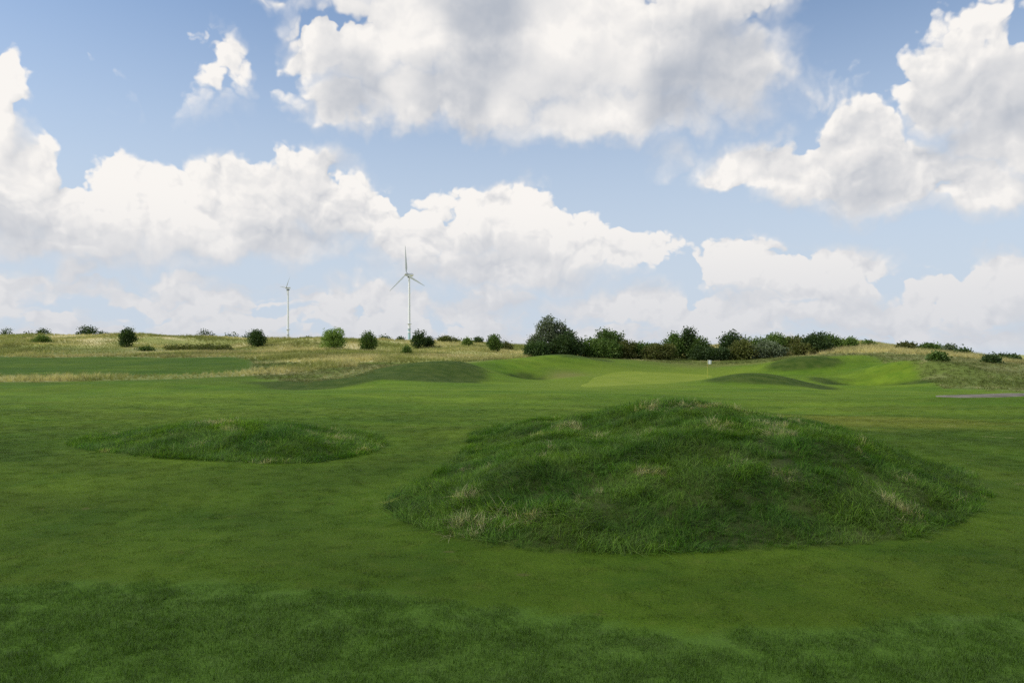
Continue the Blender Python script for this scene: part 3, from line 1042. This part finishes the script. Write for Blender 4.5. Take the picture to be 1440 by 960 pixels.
def plant(name, label, cat, group, u, vtop, vbase, wpx, d, mat, seed, lobes=None, n=1400, leaf=None, spiky=.5, trunk=True, base_v=None, depth=1.0, ground_v=None):
    """tree or bush at bearing u and distance d; size from its angular size"""
    x = px(u, d)
    z = hz1(x, d)
    ztop = EYE - (vtop - HOR) * d / FPX
    H = max(ztop - z, .35)
    Wd = wpx * d / FPX
    rr = random.Random(seed)
    o = empty(name, (x, d, z - .03), rr.uniform(-.3, .3))
    if lobes is None:
        nl = 5 + int(rr.random() * 3)
        lobes = [(0, 0, .52, .40, .40, .40)]
        for i in range(nl):
            a = 2 * math.pi * i / nl + rr.uniform(-.4, .4)
            lobes.append((.24 * math.cos(a), .24 * math.sin(a), rr.uniform(.26, .70), .24, .24, rr.uniform(.18, .28)))
        lobes.append((rr.uniform(-.1, .1), 0, .78, .20, .20, .20))
        lobes.append((rr.uniform(-.1, .1), 0, .24, .34, .34, .22))
    L = [(cx * Wd, cy * Wd * depth, cz * H, rx * Wd, ry * Wd * depth, rz * H) for cx, cy, cz, rx, ry, rz in lobes]
    if lobes is not TALL_TREE:
      L = [(a + rr.uniform(-.13, .13) * Wd, b, c + rr.uniform(-.08, .08) * H, q * rr.uniform(.68, 1.15), w_ * rr.uniform(.75, 1.1), e * rr.uniform(.72, 1.12)) for a, b, c, q, w_, e in L]
    lf = leaf or max(.10, d / FPX * 1.25)
    cm = crown_mesh(L, int(n * 2.6 * max(1, H / (1.6 * Wd))), lf * 1.35, seed, spiky)
    link('crown', cm, mat, o)
    paths = []
    tr = max(.03, .022 * H + .02)
    if cat == 'tree':
        paths.append([((0, 0, -.1), tr * 1.3), ((.02 * H, 0, .3 * H), tr), ((0, .02 * H, .6 * H), tr * .6), ((0, 0, .85 * H), tr * .2)])
        nb = 5
    else:
        nb = 6
    for i in range(nb):
        lb = L[1 + i % (len(L) - 1)]
        s0 = (0, 0, .25 * H) if cat == 'tree' else (rr.uniform(-.1, .1) * Wd, rr.uniform(-.05, .05) * Wd, -.1)
        mid = (s0[0] * .5 + lb[0] * .5, s0[1] * .5 + lb[1] * .5, s0[2] * .45 + lb[2] * .55)
        paths.append([(s0, tr * .7), (mid, tr * .45), ((lb[0], lb[1], max(lb[2], s0[2] + .1)), tr * .15)])
    link('trunk' if cat == 'tree' else 'stems', tube_mesh(paths, 5), M_BARK, o)
    tag(o, label, cat, group)
    return o


TALL_TREE = [(-.10, 0, .16, .40, .34, .18), (-.12, 0, .36, .34, .32, .20), (-.08, 0, .56, .26, .24, .16), (-.13, 0, .72, .17, .18, .15), (-.09, 0, .87, .12, .12, .12),
             (.10, 0, .66, .15, .16, .15), (.15, 0, .80, .075, .08, .10), (.27, 0, .56, .10, .12, .11), (-.36, 0, .38, .10, .12, .15), (.2, -.1, .30, .28, .26, .20)]
OVAL = [(0, 0, .30, .42, .42, .26), (0, 0, .52, .46, .46, .30), (.05, 0, .74, .32, .32, .24), (-.08, 0, .66, .34, .34, .22), (.12, .1, .42, .36, .36, .26), (-.12, -.1, .4, .36, .36, .26)]
DOME = [(0, 0, .42, .46, .46, .42), (-.24, 0, .34, .28, .28, .32), (.24, 0, .32, .28, .28, .32), (.08, 0, .68, .28, .28, .26), (-.1, .1, .62, .26, .26, .28), (0, -.2, .36, .36, .3, .34)]
LOW = [(0, 0, .36, .48, .40, .42), (-.30, 0, .30, .22, .22, .40), (.30, 0, .34, .22, .22, .44), (.1, 0, .62, .28, .24, .30), (-.15, 0, .6, .24, .24, .34)]
FLAT = [(-.4 + .2 * i, .1 * ((i * 7) % 3 - 1), .3, .16, .14, .36 + .1 * ((i * 5) % 3)) for i in range(5)]
CONE = [(0, 0, .22, .48, .42, .24), (0, 0, .45, .36, .36, .28), (0, 0, .70, .22, .22, .28), (-.2, 0, .3, .26, .26, .26), (.2, 0, .3, .26, .26, .26)]

TREES = [
    # name, label, cat, group, u, vtop, width px, distance, material, lobes, leaf count
    ('distant_tree', 'dark rounded treetop at the far left edge of the skyline', 'tree', 'trees on the far skyline', 8, 460, 20, 290, M_LEAF_DARK, DOME, 500),
    ('distant_shrub', 'tiny dark shrub between the two leftmost skyline trees', 'shrub', 'shrubs on the far skyline', 38, 466, 9, 290, M_LEAF_DARK, DOME, 220),
    ('distant_tree', 'dark cone shaped tree on the skyline above the pale green bush', 'tree', 'trees on the far skyline', 61, 459, 22, 260, M_LEAF_DARK, CONE, 600),
    ('distant_tree', 'wide flat topped dark tree on the dune crest at left', 'tree', 'trees on the far skyline', 123, 457.5, 30, 250, M_LEAF_DARK, LOW, 900),
    ('distant_shrub', 'small dark shrub just right of the wide flat topped tree', 'shrub', 'shrubs on the far skyline', 146, 466.5, 11, 250, M_LEAF_DARK, DOME, 220),
    ('distant_tree', 'wide bluish far tree left of the small wind turbine', 'tree', 'trees on the far skyline', 290, 464, 27, 330, M_LEAF_DARK, LOW, 700),
    ('distant_tree', 'flat bluish far tree, second left of the small turbine', 'tree', 'trees on the far skyline', 327, 467, 25, 330, M_LEAF_DARK, LOW, 600),
    ('distant_tree', 'far tree half hidden behind the round dune tree', 'tree', 'trees on the far skyline', 350, 465, 20, 330, M_LEAF_DARK, DOME, 500),
    ('distant_shrub', 'tiny shrub on the skyline left of the bluish far trees', 'shrub', 'shrubs on the far skyline', 224, 470.5, 10, 260, M_LEAF_DARK, DOME, 200),
    ('distant_shrub', 'tiny low shrub on the skyline nearest the bluish far trees', 'shrub', 'shrubs on the far skyline', 258, 471.5, 14, 260, M_LEAF_DARK, LOW, 200),
    ('distant_shrub', 'tiny dark shrub on the skyline between small turbine and light tree', 'shrub', 'shrubs on the far skyline', 434, 473, 12, 230, M_LEAF_DARK, LOW, 200),
    ('dune_tree', 'slim dark oval tree alone on the golden dune at left', 'tree', 'young trees on the dune', 178, 460, 20, 142, M_LEAF_DARK, OVAL, 1700),
    ('dune_tree', 'dark oval tree on the dune left of the small wind turbine', 'tree', 'young trees on the dune', 362, 463.5, 21, 142, M_LEAF_DARK, OVAL, 1700),
    ('dune_tree', 'bushy light green tree right of the small wind turbine', 'tree', 'young trees on the dune', 470, 458.5, 30, 134, M_LEAF_LIGHT, OVAL, 2600),
    ('dune_tree', 'dark green oval tree left of the tall wind turbine', 'tree', 'young trees on the dune', 519, 462.5, 21, 140, M_LEAF_MID, OVAL, 1700),
    ('dune_shrub', 'small dark shrub on the ridge just right of the oval tree', 'shrub', 'shrubs along the dune ridge', 541, 473, 15, 190, M_LEAF_DARK, LOW, 400),
    ('dune_shrub', 'little dark shrub on the ridge left of the turbine foot', 'shrub', 'shrubs along the dune ridge', 563, 474.5, 10, 190, M_LEAF_DARK, DOME, 300),
    ('dune_tree', 'dark tree standing right beside the foot of the tall turbine', 'tree', 'young trees on the dune', 588, 466, 19, 150, M_LEAF_DARK, OVAL, 1200),
    ('dune_shrub', 'low dark shrub touching the tree at the turbine foot', 'shrub', 'shrubs along the dune ridge', 603, 472, 15, 152, M_LEAF_DARK, DOME, 700),
    ('dune_shrub', 'small sparse shrub in the golden grass below the tall turbine', 'shrub', 'shrubs along the dune ridge', 572, 486, 10, 118, M_LEAF_MID, DOME, 400),
    ('dune_shrub', 'small bright green shrub in the middle of the dune ridge', 'shrub', 'shrubs along the dune ridge', 657, 475, 12, 150, M_LEAF_LIGHT, OVAL, 700),
    ('dune_shrub', 'round dark shrub right of the small bright green shrub', 'shrub', 'shrubs along the dune ridge', 672, 475, 11, 165, M_LEAF_DARK, DOME, 500),
    ('dune_tree', 'compact dark green tree left of the tall bush clump', 'tree', 'young trees on the dune', 695, 469.5, 20, 140, M_LEAF_MID, OVAL, 1500),
    ('dune_shrub', 'low brownish shrub between compact tree and tall bush clump', 'shrub', 'shrubs along the dune ridge', 712, 480, 18, 150, M_LEAF_BROWN, LOW, 600),
    ('dune_shrub', 'pale green bush low on the dune at far left', 'shrub', 'shrubs along the dune ridge', 57, 472, 22, 150, M_LEAF_LIGHT, LOW, 900),
    ('dune_shrub', 'low green shrub right of the slim oval dune tree', 'shrub', 'shrubs along the dune ridge', 206, 488, 18, 135, M_LEAF_MID, LOW, 500),
    ('dune_shrub', 'wide low olive shrub patch on the dune at left centre', 'shrub', 'shrubs along the dune ridge', 285, 484, 84, 138, M_LEAF_BROWN, FLAT, 2200),
    ('dune_shrub', 'long low dark shrub on the ridge right of the turbine foot', 'shrub', 'shrubs along the dune ridge', 628, 474, 30, 175, M_LEAF_BROWN, LOW, 800),
]
for i, (nm, lb, ct, gr, u, vt, w, d, mt_, lo, n) in enumerate(TREES):
    plant(nm, lb, ct, gr, u, vt, None, w, d, mt_, 300 + i, lo, n)

BUSH = [
    ('tall grey green tree rising highest out of the bush clump', 'tree', 778, 445, 74, 121, M_LEAF_GREY, TALL_TREE, 5600),
    ('dense dark rounded bush on the right of the tall grey green tree', 'bush', 797, 466, 44, 118, M_LEAF_DARK, DOME, 3600),
    ('very dark low bush at the left foot of the tall tree', 'bush', 756, 478, 34, 116.5, M_LEAF_DARK, DOME, 2400),
    ('olive green bush in the gap right of the dark rounded bush', 'bush', 827, 474, 24, 120, M_LEAF_MID, DOME, 1500),
    ('upright bush with feathery twig tips, tallest of its stretch', 'bush', 855, 461, 34, 122, M_LEAF_MID, None, 2600),
    ('green leafy bush in front of the feathery twig bush', 'bush', 848, 477, 34, 119, M_LEAF_MID, LOW, 2200),
    ('brownish bush right of the feathery twig bush', 'bush', 876, 478, 30, 120, M_LEAF_BROWN, DOME, 2000),
    ('low olive bush left of the middle of the hedge', 'bush', 901, 479, 38, 121, M_LEAF_MID, LOW, 2200),
    ('low dark bush at the hedge foot left of the flag', 'bush', 926, 481, 36, 119, M_LEAF_BROWN, LOW, 2000),
    ('round topped bush leaning against the spiky bush left of the flag', 'bush', 948, 469, 26, 124, M_LEAF_MID, None, 2600),
    ('spiky upright bush tip just left of the flag', 'bush', 967, 461, 18, 124, M_LEAF_DARK, OVAL, 1700),
    ('leafy green bush directly behind the flag', 'bush', 985, 475, 32, 123, M_LEAF_MID, DOME, 2300),
    ('low dark bush at the hedge foot right behind the flag', 'bush', 1000, 486, 40, 119.5, M_LEAF_DARK, LOW, 2200),
    ('dark bush with a ragged pointed top right of the flag', 'bush', 1031, 465, 30, 124, M_LEAF_DARK, None, 2400),
    ('low olive bush below the ragged pointed bush', 'bush', 1044, 478, 36, 119, M_LEAF_BROWN, LOW, 2000),
    ('mid green bush right of the ragged pointed bush', 'bush', 1062, 474, 34, 122, M_LEAF_MID, DOME, 2200),
    ('grey green bush low in the right half of the hedge', 'bush', 1078, 478, 36, 119, M_LEAF_GREY, LOW, 1900),
    ('mid green bush with an even top in the right half of the hedge', 'bush', 1092, 470, 34, 124, M_LEAF_MID, DOME, 2200),
    ('brown tinged bush left of the darkest hedge bush', 'bush', 1114, 472, 32, 123, M_LEAF_BROWN, DOME, 2000),
    ('darkest dense bush near the right end of the hedge', 'bush', 1148, 467, 30, 119, M_LEAF_DARK, DOME, 2800),
    ('light bush behind the right side of the darkest bush', 'bush', 1168, 470, 24, 126, M_LEAF_MID, DOME, 1500),
    ('small bush in front of the darkest bush on its left', 'bush', 1128, 482, 22, 118, M_LEAF_BROWN, DOME, 1300),
    ('small round bush on the grassy crest right of the hedge', 'bush', 1196, 475, 15, 124, M_LEAF_MID, DOME, 900),
    ('tiny bush alone on the grassy crest', 'bush', 1220, 480, 14, 126, M_LEAF_MID, DOME, 700),
    ('sparse twiggy bush on the descending crest at right', 'bush', 1276, 483, 22, 115, M_LEAF_BROWN, DOME, 1000),
    ('dark bush on the descending crest, right of the twiggy one', 'bush', 1306, 485, 30, 114, M_LEAF_MID, LOW, 1400),
    ('low dark bush set into the tan grass slope at right', 'bush', 1318, 497, 22, 88, M_LEAF_MID, LOW, 1200),
    ('thin upright bush above the tan grass slope', 'bush', 1336, 487, 14, 108, M_LEAF_GREY, OVAL, 700),
    ('small dark bush on the skyline of the tan grass slope', 'bush', 1353, 493, 18, 104, M_LEAF_DARK, LOW, 900),
    ('small dark bush low on the slope near the right edge', 'bush', 1394, 503, 13, 88, M_LEAF_DARK, DOME, 800),
    ('flat dark bush on the skyline at the right edge', 'bush', 1416, 501, 34, 104, M_LEAF_DARK, LOW, 1400),
]
for i, (lb, ct, u, vt, w, d, mt_, lo, n) in enumerate(BUSH):
    nm = 'tall_tree' if ct == 'tree' else 'bush'
    w = w * (1.28 if 820 < u < 1180 else 1.0)
    plant(nm, lb, ct, 'bushes along the ridge behind the green' if ct == 'bush' else None, u, vt, None, w, d, mt_, 500 + i, lo, n, leaf=.19, spiky=.9)

# ------------------------------------------------------------------ flagstick
M_POLE = plain('pole_yellow', (0.55, 0.52, 0.10), .5, .4, .1)
M_FLAG = plain('flag_white', (0.80, 0.80, 0.78), .8, .1, .05)
M_RED = plain('flag_red', (0.32, 0.09, 0.05), .8, .1, .1)
M_CUP = plain('cup_white', (0.7, 0.7, 0.7), .5, .3, .05)
fx, fy, fz = hit(995, 531, 70)
fz += .02
fl = empty('golf_flag', (fx, fy, fz))
H = 2.12
link('pole', tube_mesh([[((0, 0, -.1), .018), ((0, 0, 1.0), .018), ((0, 0, H), .014)]], 8), M_POLE, fl)
nxs, nzs = 12, 8
V = []
for side in (0.004, -0.004):
    for j in range(nzs):
        for i in range(nxs):
            s = i / (nxs - 1); t = j / (nzs - 1)
            V.append((.016 + s * .46, .05 * math.sin(s * 7) * s + side, H - .02 - t * .50 - s * .07 * (1 - t) + s * .02))
Fq = []
for sd_ in (0, 1):
    b0 = sd_ * nxs * nzs
    for j in range(nzs - 1):
        for i in range(nxs - 1):
            q = (b0 + j * nxs + i, b0 + j * nxs + i + 1, b0 + (j + 1) * nxs + i + 1, b0 + (j + 1) * nxs + i)
            Fq.append(q if sd_ == 0 else q[::-1])
link('flag', new_mesh('flag', V, Fq), M_FLAG, fl)
link('band', tube_mesh([[((0, 0, H - .72), .021), ((0, 0, H - .55), .021)]], 8), M_RED, fl)
link('cup', tube_mesh([[((0, 0, -.1), .055), ((0, 0, .004), .055)]], 14), M_CUP, fl)
tag(fl, 'white golf flag on a thin yellow stick at the back of the green', 'flag')

# ------------------------------------------------------------------ wind turbines
M_TW = plain('turbine_white', (0.86, 0.88, 0.92), .45, .4, .05)
M_TG = plain('turbine_grey', (0.58, 0.60, 0.63), .5, .4, .06)
M_TB = plain('turbine_blade', (0.34, 0.38, 0.39), .5, .4, .05)
M_TD = plain('turbine_dark', (0.12, 0.15, 0.15), .6, .3, .1)
M_TEAL = plain('turbine_teal', (0.42, 0.60, 0.65), .5, .4, .06)


def ring(z, r0, r1, h, n=20):
    """flat collar round the tower"""
    V = []
    for (rr_, zz) in ((r0, z), (r1, z), (r1, z + h), (r0, z + h)):
        for j in range(n):
            a = 2 * math.pi * j / n
            V.append((rr_ * math.cos(a), rr_ * math.sin(a), zz))
    Fq = [(k * n + j, k * n + (j + 1) % n, ((k + 1) % 4) * n + (j + 1) % n, ((k + 1) % 4) * n + j) for k in range(4) for j in range(n)]
    return new_mesh('collar', V, Fq, False)


def blade_mesh(Rb, chord):
    secs = []
    for k in range(12):
        t = k / 11
        c = chord * (np.interp(t, [0, .06, .2, 1], [.34, .36, 1.0, .22]))
        th = np.interp(t, [0, .06, .2, 1], [.34, .34, .2, .04]) * chord
        tw = math.radians(np.interp(t, [0, .2, 1], [30, 16, 0]))
        sec = []
        for j in range(10):
            a = 2 * math.pi * j / 10
            xx, yy = c * (.5 * math.cos(a) + .12), th * .5 * math.sin(a) * (1 + .25 * math.cos(a))
            sec.append((xx * math.cos(tw) - yy * math.sin(tw), xx * math.sin(tw) + yy * math.cos(tw), Rb * (.03 + .97 * t)))
        secs.append(sec)
    V = [p for s in secs for p in s]
    Fq = [(k * 10 + j, k * 10 + (j + 1) % 10, (k + 1) * 10 + (j + 1) % 10, (k + 1) * 10 + j) for k in range(11) for j in range(10)]
    return new_mesh('blade', V, Fq)


def lathe(profile, n=18):
    """profile of (radius, y) turned about the y axis"""
    V = [(rr_ * math.cos(2 * math.pi * j / n), yy, rr_ * math.sin(2 * math.pi * j / n)) for rr_, yy in profile for j in range(n)]
    Fq = [(k * n + j, k * n + (j + 1) % n, (k + 1) * n + (j + 1) % n, (k + 1) * n + j) for k in range(len(profile) - 1) for j in range(n)]
    return new_mesh('lathe', V, Fq)


def turbine(name, label, u, vhub, d, Rb, yaw, spin, rt, vb, mbase):
    x = px(u, d); z = hz1(x, d)
    Hh = EYE - (vhub - HOR) * d / FPX - z
    o = empty(name, (x, d, z))
    zb = EYE - (vb - HOR) * d / FPX - z
    link('tower', tube_mesh([[((0, 0, zb - .1), rt), ((0, 0, Hh * .6), rt * .85), ((0, 0, Hh - 1.2), rt * .66)]], 20), M_TW, o)
    bs = link('tower_base', tube_mesh([[((0, 0, -1), rt * 1.12), ((0, 0, zb), rt * 1.01)]], 20), mbase, o)
    link('band', ring(zb - 3.2, rt * .9, rt * 1.25, 1.0), M_TW, bs)
    link('band', ring(zb - .3, rt * .9, rt * 1.35, .5), M_TG, bs)
    link('platform', ring(Hh * .40, rt * .8, rt * 1.9, .35), M_TG, o)
    link('collar', ring(Hh - 2.4, rt * .6, rt * 1.35, .9), M_TD, o)
    # head: nacelle, hub and blades share the yaw
    c, s = math.cos(yaw), math.sin(yaw)
    na = link('nacelle', lathe([(0.05, 4.2), (.9, 4.0), (1.3, 3.0), (1.5, .8), (1.45, -1.2), (1.1, -1.9), (0.05, -2.0)]), M_TW, o)
    na.location = (0, 0, Hh); na.rotation_euler = (0, 0, yaw); na.scale = [max(.62, Rb / 22.5)] * 3
    hb = link('hub', lathe([(0.02, -5.0), (.7, -4.7), (1.35, -3.8), (1.45, -2.6), (1.3, -1.95), (.05, -1.9)]), M_TG, o)
    hb.location = (0, 0, Hh); hb.rotation_euler = (0, 0, yaw); hb.scale = [max(.62, Rb / 22.5)] * 3
    bm = blade_mesh(Rb, Rb * .085)
    bm.materials.append(M_TB)
    from mathutils import Matrix
    for k in range(3):
        b = link('blade', bm, None, o)
        m = Matrix.Translation((0, 0, Hh)) @ Matrix.Rotation(yaw, 4, 'Z') @ Matrix.Translation((0, -3.3 * max(.62, Rb / 22.5), 0)) @ Matrix.Rotation(spin + k * 2 * math.pi / 3, 4, 'Y')
        b.matrix_local = m
    tag(o, label, 'wind turbine', 'wind turbines on the horizon')
    return o


turbine('wind_turbine', 'tall white wind turbine with long grey blades, one pointing straight up', 575.5, 386, 590, 22.5, R(-38), R(-3), 1.05, 462, M_TEAL)
turbine('wind_turbine', 'smaller distant white wind turbine with short blades seen edge on', 405, 404.5, 720, 12.5, R(-46), R(38), 1.1, 470, M_TG)

# ------------------------------------------------------------------ cumulus out of view, added to shade the near ground


def shade_cloud_mesh(sx_, sy_, sz_, seed):
    n, m = 96, 48
    a = np.linspace(0, 2 * np.pi, n, endpoint=False); e = np.linspace(-np.pi / 2, np.pi / 2, m)
    A, E = np.meshgrid(a, e)
    d = np.stack([np.cos(E) * np.cos(A), np.cos(E) * np.sin(A), np.sin(E)], -1)
    f = 1 + .16 * fbm(d[..., 0] * 2.2 + d[..., 2], d[..., 1] * 2.2 - d[..., 2], 1.0, 4, seed) + .08 * fbm(d[..., 0] * 7, d[..., 1] * 7 + d[..., 2] * 5, 1.0, 3, seed + 1)
    V = d * f[..., None] * np.array([sx_, sy_, sz_])
    V[..., 2] = np.maximum(V[..., 2], -sz_ * .35)
    idx = np.arange(n * m).reshape(m, n)
    Fq = np.stack([idx[:-1], np.roll(idx[:-1], -1, 1), np.roll(idx[1:], -1, 1), idx[1:]], -1).reshape(-1, 4)
    return new_mesh('cloud', V.reshape(-1, 3), Fq)


# opacity falls off towards the rim, shaped for a soft shadow edge
mt, N = new_mat('shade_cloud_white')
pos = N.node('ShaderNodeTexCoord').outputs['Object']
CX, CY = 300.0, 135.0
rho = N.v('LENGTH', N.v('MULTIPLY', pos, (1 / CX, 1 / CY, 0)))
n1, _ = N.noise(pos, .02, 5, .6)
a_ = N.rng(N.m('MULTIPLY_ADD', n1, .35, rho), 1.06, 0.56, 0.0, 0.72)
d = N.node('ShaderNodeBsdfDiffuse'); N.put(d.inputs[0], N.mix(n1, rgb(.82, .83, .85), rgb(.92, .92, .92)))
t = N.node('ShaderNodeBsdfTranslucent'); t.inputs[0].default_value = rgb(.92, .92, .92)
mx = N.node('ShaderNodeMixShader'); mx.inputs[0].default_value = .5
N.t.links.new(d.outputs[0], mx.inputs[1]); N.t.links.new(t.outputs[0], mx.inputs[2])
tp = N.node('ShaderNodeBsdfTransparent')
mx2 = N.node('ShaderNodeMixShader'); N.put(mx2.inputs[0], a_)
N.t.links.new(tp.outputs[0], mx2.inputs[1]); N.t.links.new(mx.outputs[0], mx2.inputs[2])
out(N, mx2.outputs[0])
CH = 1900.0
sh = (6.0, -70.0)                                    # middle of the shaded ground
kx = CH / sun_dir.z
shade_cloud = link('cloud', shade_cloud_mesh(CX, CY, 40, 3), mt)
shade_cloud.location = (sh[0] + sun_dir.x * kx, sh[1] + sun_dir.y * kx, CH)
tag(shade_cloud, kind='structure')
print('built')
